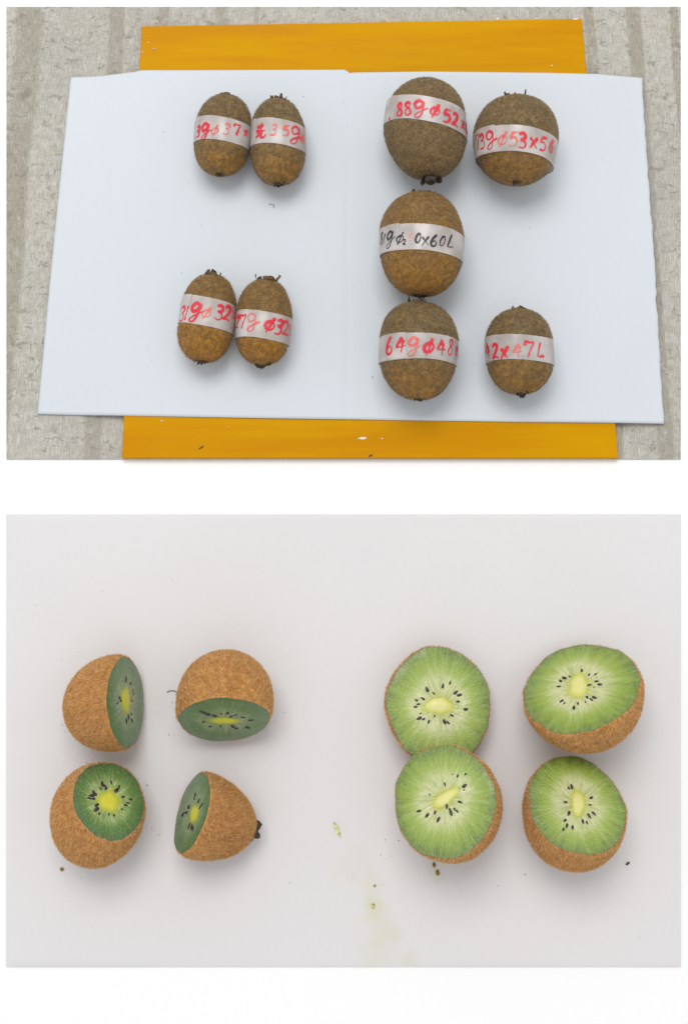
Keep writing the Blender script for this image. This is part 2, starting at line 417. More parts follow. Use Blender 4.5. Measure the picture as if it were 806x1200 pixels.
# ------------------------------------------------------------------ handwriting
def loop_(cx, cy, rx, ry, a0=1.2, turns=1.08, k=14, sl=0.0):
    return [(cx + rx * math.cos(a0 + 2 * math.pi * turns * i / k) + sl * ry * math.sin(a0 + 2 * math.pi * turns * i / k), cy + ry * math.sin(a0 + 2 * math.pi * turns * i / k)) for i in range(k + 1)]
GLY = {
 '0': [loop_(.28, .5, .24, .5, sl=.15)],
 '1': [[(.34, 1), (.28, .5), (.24, 0)]],
 '2': [[(.04, .78), (.2, .98), (.44, .9), (.42, .6), (.2, .25), (0, .04), (.3, .1), (.62, .02)]],
 '3': [[(.04, .88), (.3, 1), (.48, .82), (.36, .6), (.18, .55), (.42, .48), (.5, .25), (.34, .03), (0, .06)]],
 '4': [[(.3, 1), (.14, .65), (0, .36), (.3, .38), (.64, .44)], [(.46, .8), (.4, .4), (.36, 0)]],
 '5': [[(.14, .95), (.08, .56), (.34, .62), (.52, .38), (.42, .08), (.18, 0), (0, .06)], [(.14, .95), (.34, .96), (.6, 1.02)]],
 '6': [[(.4, 1), (.16, .7), (.02, .3), (.14, .02), (.4, .05), (.48, .28), (.32, .46), (.08, .3)]],
 '7': [[(0, .7), (.04, .96), (.3, .92), (.56, .96), (.42, .5), (.3, 0)]],
 '8': [[(.46, .84), (.28, 1), (.08, .84), (.2, .62), (.42, .42), (.46, .15), (.24, 0), (.03, .16), (.16, .46), (.4, .68), (.46, .84)]],
 'g': [[(.5, .9), (.26, 1), (.06, .78), (.18, .54), (.42, .66), (.52, .95), (.5, .5), (.4, .1), (.2, 0), (.1, .12), (.32, .34), (.8, .62)]],
 'o': [loop_(.3, .45, .28, .26, sl=.2), [(.52, 1), (.34, .5), (.12, -.02)]],
 'x': [[(0, .82), (.28, .45), (.56, .1)], [(.56, .9), (.28, .45), (.02, 0)]],
 'L': [[(.26, 1), (.16, .5), (.1, .08), (.3, .06), (.62, .14)]],
 'S': [[(.2, .98), (.1, .72)], [(.14, .78), (.4, .8), (.64, .84)], [(.4, 1.02), (.38, .75), (.36, .5)], [(-.02, .5), (.35, .5), (.78, .55)],
       [(.28, .5), (.2, .22), (-.02, .0)], [(.5, .52), (.47, .2), (.54, .03), (.76, .04), (.84, .24)]],
 '.': [[(.2, .3), (.28, .15), (.24, .0)]],
}
def smooth_line(P, k=5):
    P = np.array(P, float)
    if len(P) < 3:
        return np.array([P[0] + (P[-1] - P[0]) * i / 6 for i in range(7)])
    Q = np.vstack([2 * P[0] - P[1], P, 2 * P[-1] - P[-2]]); out = []
    for i in range(1, len(Q) - 2):
        for j in range(k):
            t = j / k; a, b, c, d = Q[i - 1], Q[i], Q[i + 1], Q[i + 2]
            out.append(0.5 * (2 * b + (c - a) * t + (2 * a - 5 * b + 4 * c - d) * t * t + (3 * b - a - 3 * c + d) * t ** 3))
    out.append(Q[-2]); return np.array(out)

# ------------------------------------------------------------------ whole kiwifruit
def whole_kiwi(label, u, v, wpx, hpx, rot, skin, fuzz, tape, words, ink, ends, egg=0.0, box=(0.9, 0.92), seed=1, nh=11000, tapelabel=None, group=None, tail=None, amber=0.85):
    rs = np.random.default_rng(seed)
    g = ground(u, v, ZP); b = wpx / 2 / pxscale(ground(u, v, ZP + 0.02))
    ctr = ground(u, v, ZP + 0.0002 + b); sc = pxscale(ctr); b = wpx / 2 / sc
    ctr = ground(u, v, ZP + 0.0004 + b * 0.985)
    view = CAM - ctr; view /= np.linalg.norm(view)
    ey = np.array([math.sin(math.radians(rot)), math.cos(math.radians(rot)), 0.0]); ez = np.array([0, 0, 1.0]); ex = np.cross(ey, ez)
    ca = abs(view @ ey)                        # length so that the outline comes out hpx tall
    hm = hpx / 2 / sc; a = math.sqrt(max(hm ** 2 - (b * ca) ** 2, b * b * 0.5) / (1 - ca * ca))
    M = np.stack([ex, ey, ez], 1)
    base = np.array([ctr[0], ctr[1], ZP])
    off = ctr - base
    W = lambda L: np.asarray(L) @ M.T + off    # fruit frame -> thing frame
    uu = np.linspace(-math.pi / 2, math.pi / 2, 41)
    yy = a * np.sign(np.sin(uu)) * np.abs(np.sin(uu)) ** box[0]
    rr = b * np.abs(np.cos(uu)) ** box[1] * (1 + egg * np.sin(uu)) / (1 + 0.25 * abs(egg))
    ph = rs.uniform(0, 6.28, 8)
    def wob(psi, y):
        t = y / a
        return 1 + 0.016 * np.sin(2 * psi + ph[0] + t) + 0.012 * np.sin(3 * psi + ph[1] - 2 * t) + 0.014 * np.sin(4.4 * t + ph[2] + psi) + 0.006 * np.sin(6 * psi + 5 * t + ph[3])
    R0 = lambda y: np.interp(y, yy, rr)
    m = 56; psi = np.arange(m) / m * 2 * math.pi
    Vl = []
    for y, r in zip(yy, rr):
        q = r * wob(psi, y)
        Vl.append(np.stack([q * np.cos(psi), np.full(m, y), q * np.sin(psi)], 1))
    Vl = np.concatenate(Vl); Fa = [f[::-1] for f in grid_faces(41, m, True)]
    Vl[:, 2] = np.maximum(Vl[:, 2], -b * 0.985)
    # keep a's direction: fruit frame x = ex, y = axis, z = up
    th = thing('kiwifruit', base, label, 'kiwifruit', group)
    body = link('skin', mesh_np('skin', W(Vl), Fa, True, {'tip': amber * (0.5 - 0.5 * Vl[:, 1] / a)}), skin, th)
    # tape -------------------------------------------------------------
    tv0, tv1, slope = tape                     # rows of the band's edges at the middle of the fruit; slope in px per px
    surf = lambda ps, y, o=0.0: ctr + M @ np.array([(R0(y) * wob(ps, y) + o) * math.cos(ps), y, (R0(y) * wob(ps, y) + o) * math.sin(ps)])
    def find(vt):
        lo_, hi = -0.95 * a, 0.95 * a
        for _ in range(40):
            mid = (lo_ + hi) / 2
            if proj(surf(math.pi / 2, mid))[1] > vt: lo_ = mid
            else: hi = mid
        return (lo_ + hi) / 2
    y1, y0 = find(tv0), find(tv1); yc, tw = (y0 + y1) / 2, (y1 - y0)
    sh = -slope
    rb = max(R0(y0), R0(y1), R0(yc))
    def T(ps, s, o=0.0):
        y = yc + s + sh * b * np.cos(ps)
        r = R0(y); r = np.maximum(r, 0.45 * r + 0.55 * np.maximum(R0(yc + sh * b * np.cos(ps)), r)) * wob(ps, y) + 0.00035 + o
        return np.stack([r * np.cos(ps), y + 0 * ps, np.maximum(r * np.sin(ps), -b * 0.987)], -1)
    mt = 96; P = []
    ss = np.linspace(-tw / 2, tw / 2, 9); ps = np.arange(mt) / mt * 2 * math.pi
    for s in ss: P.append(T(ps, s + 0.0002 * np.sin(3 * ps + ph[4])))
    tp = link('tape', mesh_np('tape', W(np.concatenate(P)), [f[::-1] for f in grid_faces(9, mt, True)]), TAPE, th)
    if tapelabel: tp['label'] = tapelabel
    # overlapping end of the tape
    a0 = tail if tail is not None else rs.uniform(1.9, 2.5)
    ps2 = np.linspace(a0, a0 + 1.9, 26); P = [T(ps2, s + 0.0004, 0.00022) for s in np.linspace(-tw / 2, tw / 2, 5)]
    link('tape_end', mesh_np('tape_end', W(np.concatenate(P)), [f[::-1] for f in grid_faces(5, 26)]), TAPE, tp)
    # writing ------------------------------------------------------------
    bucket = {}
    for (ch, gu, gv, gh, inkk) in words:
        p0, s0 = math.pi / 2 - math.asin(max(-0.93, min(0.93, (gu - u) / (wpx / 2)))), 0.0
        for _ in range(12):
            q = proj(ctr + M @ T(np.float64(p0), s0)); du, dv = gu - q[0], gv - q[1]
            p0 -= du / sc / (b * max(0.3, math.sin(p0))) * 0.7; p0 = min(max(p0, 0.33), math.pi - 0.33)
            s0 -= dv / sc * 0.8
            s0 = min(max(s0, -tw * 0.45), tw * 0.45)
        H = gh / sc; lw = {'P': 0.0010, 'F': 0.0013, 'D': 0.00155, 'K': 0.00105}[inkk]
        VV, FF = bucket.setdefault(inkk, ([], []))
        for line in GLY[ch]:
            L = smooth_line(line); L = (L - np.array([0.3, 0.5])) * H * np.array([1.05, 1.08]) @ np.array([[1, rs.uniform(-0.1, 0.1)], [rs.uniform(0.0, 0.22), 1]]) + rs.normal(size=L.shape) * 0.00005
            d = np.gradient(L, axis=0); d /= np.linalg.norm(d, axis=1)[:, None] + 1e-9
            nrm = np.stack([-d[:, 1], d[:, 0]], 1); kk = len(L)
            wd = lw / 2 * (0.85 + 0.42 * np.sin(np.linspace(0.3, 4, kk) + rs.uniform(0, 3)))
            wd[0] *= 0.7; wd[-1] *= 0.55
            b0 = len(VV)
            lift = 0.00010 + 0.00003 * rs.random()
            for sgn in (-1, 0, 1):
                Q = L + nrm * (wd * sgn)[:, None]
                sv = np.clip(s0 + Q[:, 1], -tw / 2, tw / 2)
                X = T(p0 - Q[:, 0] / b, sv, lift + 0.00022 * 1.0)
                VV.extend(list(X))
            for r_ in range(2):
                for j in range(kk - 1):
                    FF.append((b0 + r_ * kk + j, b0 + r_ * kk + j + 1, b0 + (r_ + 1) * kk + j + 1, b0 + (r_ + 1) * kk + j))
    for kkey, (VV, FF) in bucket.items():
        link('handwriting', mesh_np('handwriting', W(np.array(VV)), FF), {'D': RED, 'F': PINK, 'K': BLACK, 'P': PALE}[kkey], tp)
    # fuzz --------------------------------------------------------------
    def skip(Pw):
        L = (Pw - off) @ M
        pp = np.arctan2(L[:, 2], L[:, 0]); s = L[:, 1] - yc - sh * b * np.cos(pp)
        return (np.abs(s) < tw / 2 + 0.0006) | (L[:, 2] < -b * 0.93)
    link('fuzz', hairs(W(Vl), Fa, int(nh * 1.7), 0.0008, 0.0021, 0.00013, rs, skip, 0.5, -ey), fuzz, body, 'stuff')
    # ends ----------------------------------------------------------------
    for (sgn, nm, n_, L_, Wd_, spr, knob, mt_, curl) in ends:
        p = np.array([0, sgn * a * 0.985, 0.0]) + np.array([0, 0, b * 0.10]); ax = np.array([0, sgn, 0.35])
        V2, F2 = sepals(b, p, ax, n_, L_, Wd_, spr, rs, curl, knob)
        link(nm, mesh_np(nm, W(V2), F2, smooth=False), mt_, th)
    return th

def W_(off, k, items):
    return [(c, off[0] + x * k, off[1] + y * k, h * k, i) for (c, x, y, h, i) in items]
mm = 0.001
STEM = lambda n=5, L=5, w=2.2, sp=5, kn=0.0, m=DRY, cu=0.8: (1, 'stem_remains', n, L * mm, w * mm, sp * mm, kn * mm, m, cu)
TIP = lambda n=6, L=2.6, w=1.2, sp=2.0, kn=0.9, m=DARK, cu=0.2: (-1, 'blossom_tip', n, L * mm, w * mm, sp * mm, kn * mm, m, cu)
zA, kA = (200, 80), 170 / 806; zB, kB = (430, 80), 240 / 806; zC, kC = (200, 300), 160 / 806
zD, kD = (430, 215), 130 / 806; zE, kE = (430, 340), 240 / 806
GS, GL = 'small whole kiwifruit with taped weights', 'large whole kiwifruit with taped weights'

whole_kiwi('small brown kiwifruit, tape marked 3g, left of the upper small pair', 261.5, 158, 66, 94, 3, SKIN_A, FUZZ_A, (136.5, 164, 0.10),
           W_(zA, kA, [('.', 137, 375, 40, 'D'), ('3', 155, 352, 58, 'D'), ('g', 190, 352, 84, 'D'), ('o', 246, 345, 62, 'F'), ('3', 312, 338, 60, 'F'), ('7', 368, 342, 62, 'D'), ('x', 418, 358, 42, 'D')]),
           RED, [STEM(6, 3.2, 2.6, 4, 1.8, DRYB, 1.3), TIP(8, 2.6, 0.9, 2.0)], -0.03, (0.86, 0.82), 11, 9000, 'cloudy tape with faded red handwriting', GS)
whole_kiwi('small kiwifruit with tape marked 35g, right of the upper small pair', 325.8, 165.5, 64, 101, -2, SKIN_A, FUZZ_A, (139, 168.5, 0.16),
           W_(zA, kA, [('S', 495, 348, 76, 'D'), ('3', 574, 342, 60, 'F'), ('5', 642, 346, 58, 'F'), ('g', 692, 372, 100, 'D'), ('o', 732, 390, 60, 'F')]),
           RED, [STEM(5, 4.4, 2.4, 6, 1.5, DRYB, 0.9), TIP(7, 3.2, 1.8, 3.6, 1.2)], -0.05, (0.86, 0.84), 12, 9000, 'cloudy tape with red handwriting 35g', GS)
whole_kiwi('largest kiwifruit, tape marked 88g, dark stem end pointing down', 499, 151, 97, 119, -3, SKIN_A, FUZZ_A, (113, 142, 0.27),
           W_(zB, kB, [('.', 90, 188, 30, 'D'), ('8', 130, 162, 50, 'D'), ('8', 162, 158, 50, 'D'), ('g', 204, 160, 66, 'D'), ('o', 267, 167, 56, 'D'), ('5', 315, 187, 50, 'D'), ('2', 347, 202, 48, 'D'), ('x', 376, 222, 40, 'D'), ('6', 394, 236, 42, 'D')]),
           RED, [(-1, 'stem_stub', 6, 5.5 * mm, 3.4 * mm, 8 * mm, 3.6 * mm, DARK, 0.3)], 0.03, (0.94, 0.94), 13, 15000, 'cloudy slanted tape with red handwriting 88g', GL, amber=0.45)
whole_kiwi('large round kiwifruit with tape marked 73g near the top right', 604, 164, 99, 105, 2, SKIN_A, FUZZ_A, (147, 179, 0.09),
           W_(zB, kB, [('7', 430, 290, 56, 'D'), ('3', 454, 288, 52, 'D'), ('g', 484, 284, 64, 'D'), ('o', 532, 280, 58, 'F'), ('5', 578, 278, 52, 'F'), ('3', 612, 285, 54, 'D'), ('x', 655, 292, 46, 'D'), ('5', 692, 298, 50, 'D'), ('6', 727, 306, 48, 'D')]),
           RED, [STEM(6, 7.0, 1.9, 10, 0.8, DARK, 1.8), TIP(8, 2.6, 1.4, 2.6, 1.5)], 0.0, (0.92, 0.9), 14, 15000, 'cloudy tape with red handwriting 73g', GL)
whole_kiwi('large kiwifruit whose tape is written in black, middle of the column', 494, 286, 100, 121, 2, SKIN_C, FUZZ_C, (262.5, 293.5, 0.06),
           W_(zD, kD, [('8', 103, 400, 78, 'K'), ('1', 127, 404, 75, 'K'), ('g', 164, 410, 112, 'K'), ('o', 240, 400, 86, 'K'), ('2', 272, 425, 34, 'K'), ('5', 318, 385, 50, 'P'), ('0', 372, 398, 62, 'K'), ('x', 424, 415, 72, 'K'), ('6', 490, 414, 78, 'K'), ('0', 548, 420, 66, 'K'), ('L', 607, 420, 92, 'K')]),
           BLACK, [STEM(11, 3.0, 3.0, 10, 1.6, DRYB, 0.5), TIP(8, 2.6, 2.2, 4.6, 1.0)], 0.03, (0.9, 0.86), 15, 15000, 'cloudy tape with black handwriting', GL)
whole_kiwi('egg-shaped kiwifruit with tape marked 64g, bottom of the column', 490, 411, 94, 112, 0, SKIN_A, FUZZ_A, (390, 420.5, 0.03),
           W_(zE, kE, [('6', 90, 218, 62, 'D'), ('4', 133, 215, 56, 'D'), ('g', 180, 222, 66, 'F'), ('o', 243, 222, 62, 'D'), ('4', 292, 226, 56, 'D'), ('8', 329, 226, 56, 'D'), ('x', 353, 240, 44, 'D')]),
           RED, [STEM(6, 6.5, 3.2, 8, 1.8, DRY, 1.3), TIP(8, 2.4, 1.8, 3.6, 1.0)], 0.09, (0.9, 0.86), 16, 15000, 'cloudy tape with red handwriting 64g', GL)
whole_kiwi('kiwifruit with tape marked 42x47L, alone at the lower right of the paper', 608, 411.5, 80, 98, 1, SKIN_A, FUZZ_A, (392, 421.5, 0.03),
           W_(zE, kE, [('4', 472, 237, 52, 'D'), ('2', 505, 240, 52, 'D'), ('x', 540, 245, 50, 'D'), ('4', 592, 236, 48, 'F'), ('7', 636, 232, 56, 'D'), ('L', 681, 235, 54, 'D')]),
           RED, [STEM(6, 3, 2.6, 6, 1.2, DRYB, 0.7), TIP(8, 2.4, 2.2, 4.4, 1.0)], 0.0, (0.92, 0.88), 17, 12000, 'cloudy tape with red handwriting 42x47L', GL)
whole_kiwi('small ochre kiwifruit with tape marked 31g, left of the lower small pair', 243.5, 372.5, 65, 102, 6, SKIN_C, FUZZ_C, (348, 381, 0.09),
           W_(zC, kC, [('3', 73, 342, 82, 'D'), ('1', 97, 337, 80, 'D'), ('g', 144, 332, 104, 'D'), ('o', 212, 335, 76, 'F'), ('3', 290, 335, 82, 'D'), ('2', 337, 338, 82, 'D'), ('x', 378, 345, 62, 'D')]),
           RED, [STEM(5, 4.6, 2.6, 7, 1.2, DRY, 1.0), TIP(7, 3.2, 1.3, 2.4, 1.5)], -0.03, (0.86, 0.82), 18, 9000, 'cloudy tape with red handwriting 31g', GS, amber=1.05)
whole_kiwi('small ochre kiwifruit with tape marked 27g, right of the lower small pair', 309.3, 377, 64, 98, 2, SKIN_C, FUZZ_C, (364.5, 396.5, 0.09),
           W_(zC, kC, [('2', 398, 390, 72, 'D'), ('7', 425, 388, 78, 'D'), ('g', 478, 392, 98, 'F'), ('o', 586, 406, 88, 'D'), ('3', 642, 420, 82, 'D'), ('2', 680, 425, 78, 'D'), ('3', 701, 438, 60, 'F')]),
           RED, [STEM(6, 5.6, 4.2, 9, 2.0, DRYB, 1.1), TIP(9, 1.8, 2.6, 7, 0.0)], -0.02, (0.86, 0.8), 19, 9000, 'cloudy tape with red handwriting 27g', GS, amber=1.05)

# ------------------------------------------------------------------ cut halves
def mat_flesh(name, cols, ray, seed):
    """cols: core-edge, pale inner, mid green, outer green, rim"""
    t = NT(name); s = t.attr('s'); d = t.attr('dirv', 'Vector'); co = t.obj()
    cx = t.n('ShaderNodeCombineXYZ'); t.l(s, cx.inputs[2])
    def ang(k, ks, detail=2):
        mp = t.n('ShaderNodeVectorMath', operation='SCALE'); t.l(d, mp.inputs[0]); mp.inputs['Scale'].default_value = k
        ad = t.n('ShaderNodeVectorMath', operation='ADD'); t.l(mp.outputs[0], ad.inputs[0])
        sc = t.n('ShaderNodeVectorMath', operation='SCALE'); t.l(cx.outputs[0], sc.inputs[0]); sc.inputs['Scale'].default_value = ks
        t.l(sc.outputs[0], ad.inputs[1])
        of = t.n('ShaderNodeVectorMath', operation='ADD'); t.l(ad.outputs[0], of.inputs[0]); of.inputs[1].default_value = (seed * 3.1, seed, 0)
        return t.noise(of.outputs[0], 1.0, detail, 0.55)
    r1, r2, r3 = ang(9, 1.6), ang(20, 2.2), ang(5, 2.5)
    sj = t.math('ADD', s, t.math('MULTIPLY', t.math('SUBTRACT', r1, 0.5), t.mapr(s, 0.0, 0.3, 0.02, 0.45)))
    c = t.ramp(sj, [(0.0, cols[0]), (0.16, cols[1]), (0.34, cols[1]), (0.56, cols[2]), (0.82, cols[3]), (0.97, cols[4])])
    # pale locule walls
    wall = t.math('MULTIPLY', t.mapr(r2, 0.53, 0.66), t.mapr(s, 0.05, 0.75, 1.0, 0.12))
    c = t.mix(t.math('MULTIPLY', wall, ray), c, cols[5])
    dk = t.math('MULTIPLY', t.mapr(r1, 0.52, 0.36), t.mapr(s, 0.1, 0.9, 0.75, 0.25))
    c = t.mix(t.math('MULTIPLY', dk, 0.55), c, cols[3])
    sp = t.noise(co, 420, 3, 0.7)
    c = t.mix(t.mapr(sp, 0.40, 0.7, 0, 0.35), c, cols[2])
    cell = t.mapr(t.noise(co, 1400, 2, 0.6), 0.64, 0.72)
    c = t.mix(t.math('MULTIPLY', cell, 0.30), c, cols[5])
    h = t.math('ADD', t.math('MULTIPLY', r2, 0.6), t.math('ADD', t.math('MULTIPLY', sp, 0.6), t.math('MULTIPLY', t.noise(co, 1100, 2), 0.5)))
    t.bump(h, 0.7, 0.0010)
    t.b.inputs['Subsurface Radius'].default_value = (0.9, 1.0, 0.35)
    return t.set(Base_Color=c, Roughness=t.mapr(sp, 0.3, 0.7, 0.26, 0.42), Coat_Weight=0.35, Coat_Roughness=0.12, Subsurface_Weight=0.35, Subsurface_Scale=0.0025, Specular_IOR_Level=0.5)
def mat_core(name, edge, mid):
    t = NT(name); s = t.attr('s'); co = t.obj(); n = t.noise(co, 320, 3, 0.6)
    c = t.ramp(t.math('ADD', s, t.math('MULTIPLY', t.math('SUBTRACT', n, 0.5), 0.25)), [(0.0, mid), (0.55, mid), (0.98, edge)])
    t.bump(n, 0.4, 0.0006)
    return t.set(Base_Color=c, Roughness=0.38, Subsurface_Weight=0.2, Subsurface_Scale=0.002)
def mat_seed():
    t = NT('seed'); n = t.noise(t.obj(), 900, 2)
    return t.set(Base_Color=t.mix(t.mapr(n, 0.3, 0.7), lin(30, 24, 26), lin(66, 54, 56)), Roughness=0.22)
SEED = mat_seed()
def mat_juice_glint():
    t = NT('juice'); n = t.noise(t.obj(), 500, 2)
    return t.set(Base_Color=t.mix(n, lin(176, 196, 130), lin(226, 232, 196)), Roughness=0.08, Transmission_Weight=0.35, IOR=1.34)  # whitish colour paints the glints of the wet flesh onto the beads
JUICE_GLINT = mat_juice_glint()
def seed_mesh():
    V, n, m = [], 8, 8
    for i in range(n):
        a = math.pi * i / (n - 1); x = -math.cos(a); r = math.sin(a) ** 0.9 * (0.5 - 0.14 * x)
        for j in range(m):
            q = 2 * math.pi * j / m; V.append((x, r * math.cos(q), 0.62 * r * math.sin(q)))
    me = mesh_np('seed', V, grid_faces(n, m, True)); me.materials.append(SEED); return me
SEEDM = seed_mesh()

H_COL = [lin(200, 200, 92), lin(206, 208, 156), lin(158, 178, 82), lin(126, 150, 54), lin(106, 126, 62), lin(226, 228, 192)]
K_COL = [lin(168, 178, 70), lin(134, 152, 108), lin(98, 128, 76), lin(88, 120, 68), lin(80, 108, 58), lin(190, 204, 168)]
K3_COL = [lin(196, 204, 50), lin(150, 168, 96), lin(96, 128, 56), lin(80, 112, 52), lin(74, 102, 62), lin(206, 216, 166)]

def half_kiwi(label, off, k, face_c, semi_px, alpha, dr, L_px, core, seeds, cols, core_cols, fleshseed, group, d0=0.1, bulge=1.03, pexp=2.1, harm=None,
              ell=1.0, end=None, seed=1, nh=17000, ray=0.85, beads=110, seed_len=1.3, axis_skew=(0, 0)):
    """off,k: origin and scale of the measuring grid; face_c: middle of the cut face; alpha: angle between its normal and the line of sight;
    dr: direction the normal leans (right, up)"""
    rs = np.random.default_rng(seed)
    cu, cv = off[0] + face_c[0] * k, off[1] + face_c[1] * k
    def frame(c3):
        vw = CAM - c3; vw /= np.linalg.norm(vw)
        r = RT - (RT @ vw) * vw; r /= np.linalg.norm(r); up = np.cross(vw, r)
        d = np.array(dr, float); d /= np.linalg.norm(d)
        dir3 = r * d[0] + up * d[1]
        n = math.cos(alpha) * vw + math.sin(alpha) * dir3
        ex = np.cross(n, vw) if alpha > 0.02 else r
        ex /= np.linalg.norm(ex)              # major axis of the seen ellipse
        ey = np.cross(n, ex)
        return np.stack([ex, ey, n], 1)
    c3 = ground(cu, cv, ZS + 0.03); M = frame(c3); sc = pxscale(c3)
    Rc = semi_px / sc; L = L_px / sc
    harm = harm or []
    m = 84; th = np.arange(m) / m * 2 * math.pi
    ph = rs.uniform(0, 6.28, 6)
    rim = 1 + 0.014 * np.sin(2 * th + ph[0]) + 0.014 * np.sin(3 * th + ph[1]) + 0.010 * np.sin(5 * th + ph[2]) + 0.007 * np.sin(9 * th + ph[3]) + 0.004 * np.sin(17 * th + ph[4]) + np.convolve(rs.normal(0, 0.007, m), [0.25, 0.5, 0.25], 'same')
    for (amp, ang, wd) in harm:
        dd = (th - ang + math.pi) % (2 * math.pi) - math.pi; rim = rim + amp * np.exp(-(dd / wd) ** 2)
    rx, ry = Rc * rim, Rc * rim * ell
    D0 = d0 * L; A = L - D0
    prof = [(0.0, 1.0)] + [(D0 * f, 1 + (bulge - 1) * math.sin(f * math.pi / 2)) for f in (0.25, 0.5, 0.75, 1.0)] if d0 > 0 else [(0.0, 1.0)]
    for f in np.linspace(0.06, 1, 24):
        a = f * math.pi / 2
        x = math.sin(a); prof.append((D0 + A * x, bulge * max(0.0, 1 - x ** pexp) ** (1 / 2.0)))
    V = []
    for (d, r) in prof:
        fl = math.exp(-d / (0.35 * L)); q = 1 + (rim - 1) * fl + (1 - fl) * 0.012 * np.sin(3 * th + ph[4] + 60 * d)
        V.append(np.stack([Rc * r * q * np.cos(th) - axis_skew[0] * d * (d / L), Rc * ell * r * q * np.sin(th) - axis_skew[1] * d * (d / L), np.full(m, -d)], 1))
    nr = len(prof); V = np.concatenate(V); Fa = grid_faces(nr, m, True)
    Fa = [f[::-1] for f in Fa]
    # outward check
    a_, b_, c_ = V[Fa[m * 3][0]], V[Fa[m * 3][1]], V[Fa[m * 3][2]]
    if np.cross(b_ - a_, c_ - a_) @ np.array([a_[0], a_[1], 0]) < 0: Fa = [f[::-1] for f in Fa]
    Wv = V @ M.T
    zc = ZS + 0.0004 - Wv[:, 2].min()
    # the fruit rests on the sheet; flatten the lowest contact slightly
    c3 = ground(cu, cv, zc); base = np.array([c3[0], c3[1], ZS])
    low = Wv[Wv[:, 2] < Wv[:, 2].min() + 0.002]; base[:2] += low[:, :2].mean(0)
    o_ = c3 - base
    W = lambda P: np.asarray(P) @ M.T + o_
    top = thing('kiwifruit_half', base, label, 'kiwifruit half', group)
    body = link('skin', mesh_np('skin', W(V), Fa), SKIN_H, top)
    link('fuzz', hairs(W(V), Fa, int(nh * 1.6), 0.0009, 0.0025, 0.00017, rs, lambda P: P[:, 2] < 0.0006, 0.6, -M[:, 2]), FUZZ_H, body, 'stuff')
    # pixel -> cut plane
    def onface(x, y):
        u_, v_ = off[0] + x * k, off[1] + y * k
        d = FW + (u_ - 403.0) / F * RT + (V0 - v_) / F * UP
        t = ((c3 - CAM) @ M[:, 2]) / (d @ M[:, 2]); p = CAM + d * t - c3
        return np.array([p @ M[:, 0], p @ M[:, 1]])
    cc = onface(*core[0]); A1 = onface(*core[1]) - cc; A2 = onface(*core[2]) - cc
    A2 = A2 - (A2 @ A1) / (A1 @ A1) * A1
    if A1[0] * A2[1] - A1[1] * A2[0] < 0: A2 = -A2
    mf, nf = 168, 26; tt = np.arange(mf) / mf * 2 * math.pi
    rimf = np.interp(tt, np.append(th, 2 * math.pi), np.append(rim, rim[0]))
    outer = np.stack([Rc * 0.998 * rimf * np.cos(tt), Rc * 0.998 * ell * rimf * np.sin(tt)], 1)
    # core outline, matched to the outer outline by direction
    rel = outer - cc; Minv = np.linalg.inv(np.stack([A1, A2], 1)); e = rel @ Minv.T; e /= np.linalg.norm(e, axis=1)[:, None]
    cw = 1 + 0.06 * np.sin(3 * tt + ph[5]) + 0.05 * np.sin(5 * tt + ph[1])
    inner = cc + (e * cw[:, None]) @ np.stack([A1, A2], 0)
    P, S, Dv = [], [], []
    for i in range(nf):
        s = i / (nf - 1); q = inner * (1 - s) + outer * s
        h = 0.0005 * (1 - s ** 6) + 0.00012 * np.sin(7 * tt + ph[2]) * s * (1 - s) * 4
        if i == nf - 1: h = np.full(mf, 0.00005)
        P.append(np.column_stack([q, np.broadcast_to(h, (mf,))])); S.append(np.full(mf, s)); Dv.append(np.column_stack([np.cos(tt), np.sin(tt), np.zeros(mf)]))
    fm = mesh_np('cut_flesh', W(np.concatenate(P)), [f[::-1] for f in grid_faces(nf, mf, True)], True, {'s': np.concatenate(S), 'dirv': np.concatenate(Dv)})
    fo = link('cut_flesh', fm, mat_flesh('flesh', cols, ray, fleshseed), top)
    # core
    P, S = [np.array([[cc[0], cc[1], 0.0009]])], [np.zeros(1)]
    for i in range(1, 9):
        s = i / 8; q = cc + (inner * 1.0 - cc) * s * (1.012 if i == 8 else 1)
        P.append(np.column_stack([q, np.full(mf, 0.00048 + 0.0004 * (1 - s * s))])); S.append(np.full(mf, s))
    Fc = [(0, 1 + j, 1 + (j + 1) % mf) for j in range(mf)] + [tuple(1 + q for q in f[::-1]) for f in grid_faces(8, mf, True)]
    link('core', mesh_np('core', W(np.concatenate(P)), Fc, True, {'s': np.concatenate(S)}), mat_core('core', *core_cols), fo)
    for (sx, sy) in seeds:
        p = onface(sx, sy); d = p - cc
        en = (Minv @ d); en = en / np.linalg.norm(en); src = cc + np.stack([A1, A2], 1) @ en * 0.6
        d = p - src; d /= np.linalg.norm(d) + 1e-9
        an = math.atan2(d[1], d[0]) + rs.normal() * 0.2
        so = link('seed', SEEDM, None, fo)
        l_ = seed_len * (1.2 if group == GK else 0.95) * mm * rs.uniform(0.65, 1.25)
        R3 = np.stack([M[:, 0] * math.cos(an) + M[:, 1] * math.sin(an), -M[:, 0] * math.sin(an) + M[:, 1] * math.cos(an), M[:, 2]], 1)
        R3 = R3 * np.array([l_, l_ * rs.uniform(0.85, 1.15), l_])
        pos = W(np.array([p[0], p[1], 0.0004 + 0.25 * l_ * rs.uniform(-0.5, 0.6)]))
        so.matrix_local = Matrix([[R3[0, 0], R3[0, 1], R3[0, 2], pos[0]], [R3[1, 0], R3[1, 1], R3[1, 2], pos[1]], [R3[2, 0], R3[2, 1], R3[2, 2], pos[2]], [0, 0, 0, 1]])
    # beads of juice on the cut face, their pale colour standing for wet glints
    Vb, Fb = [], []
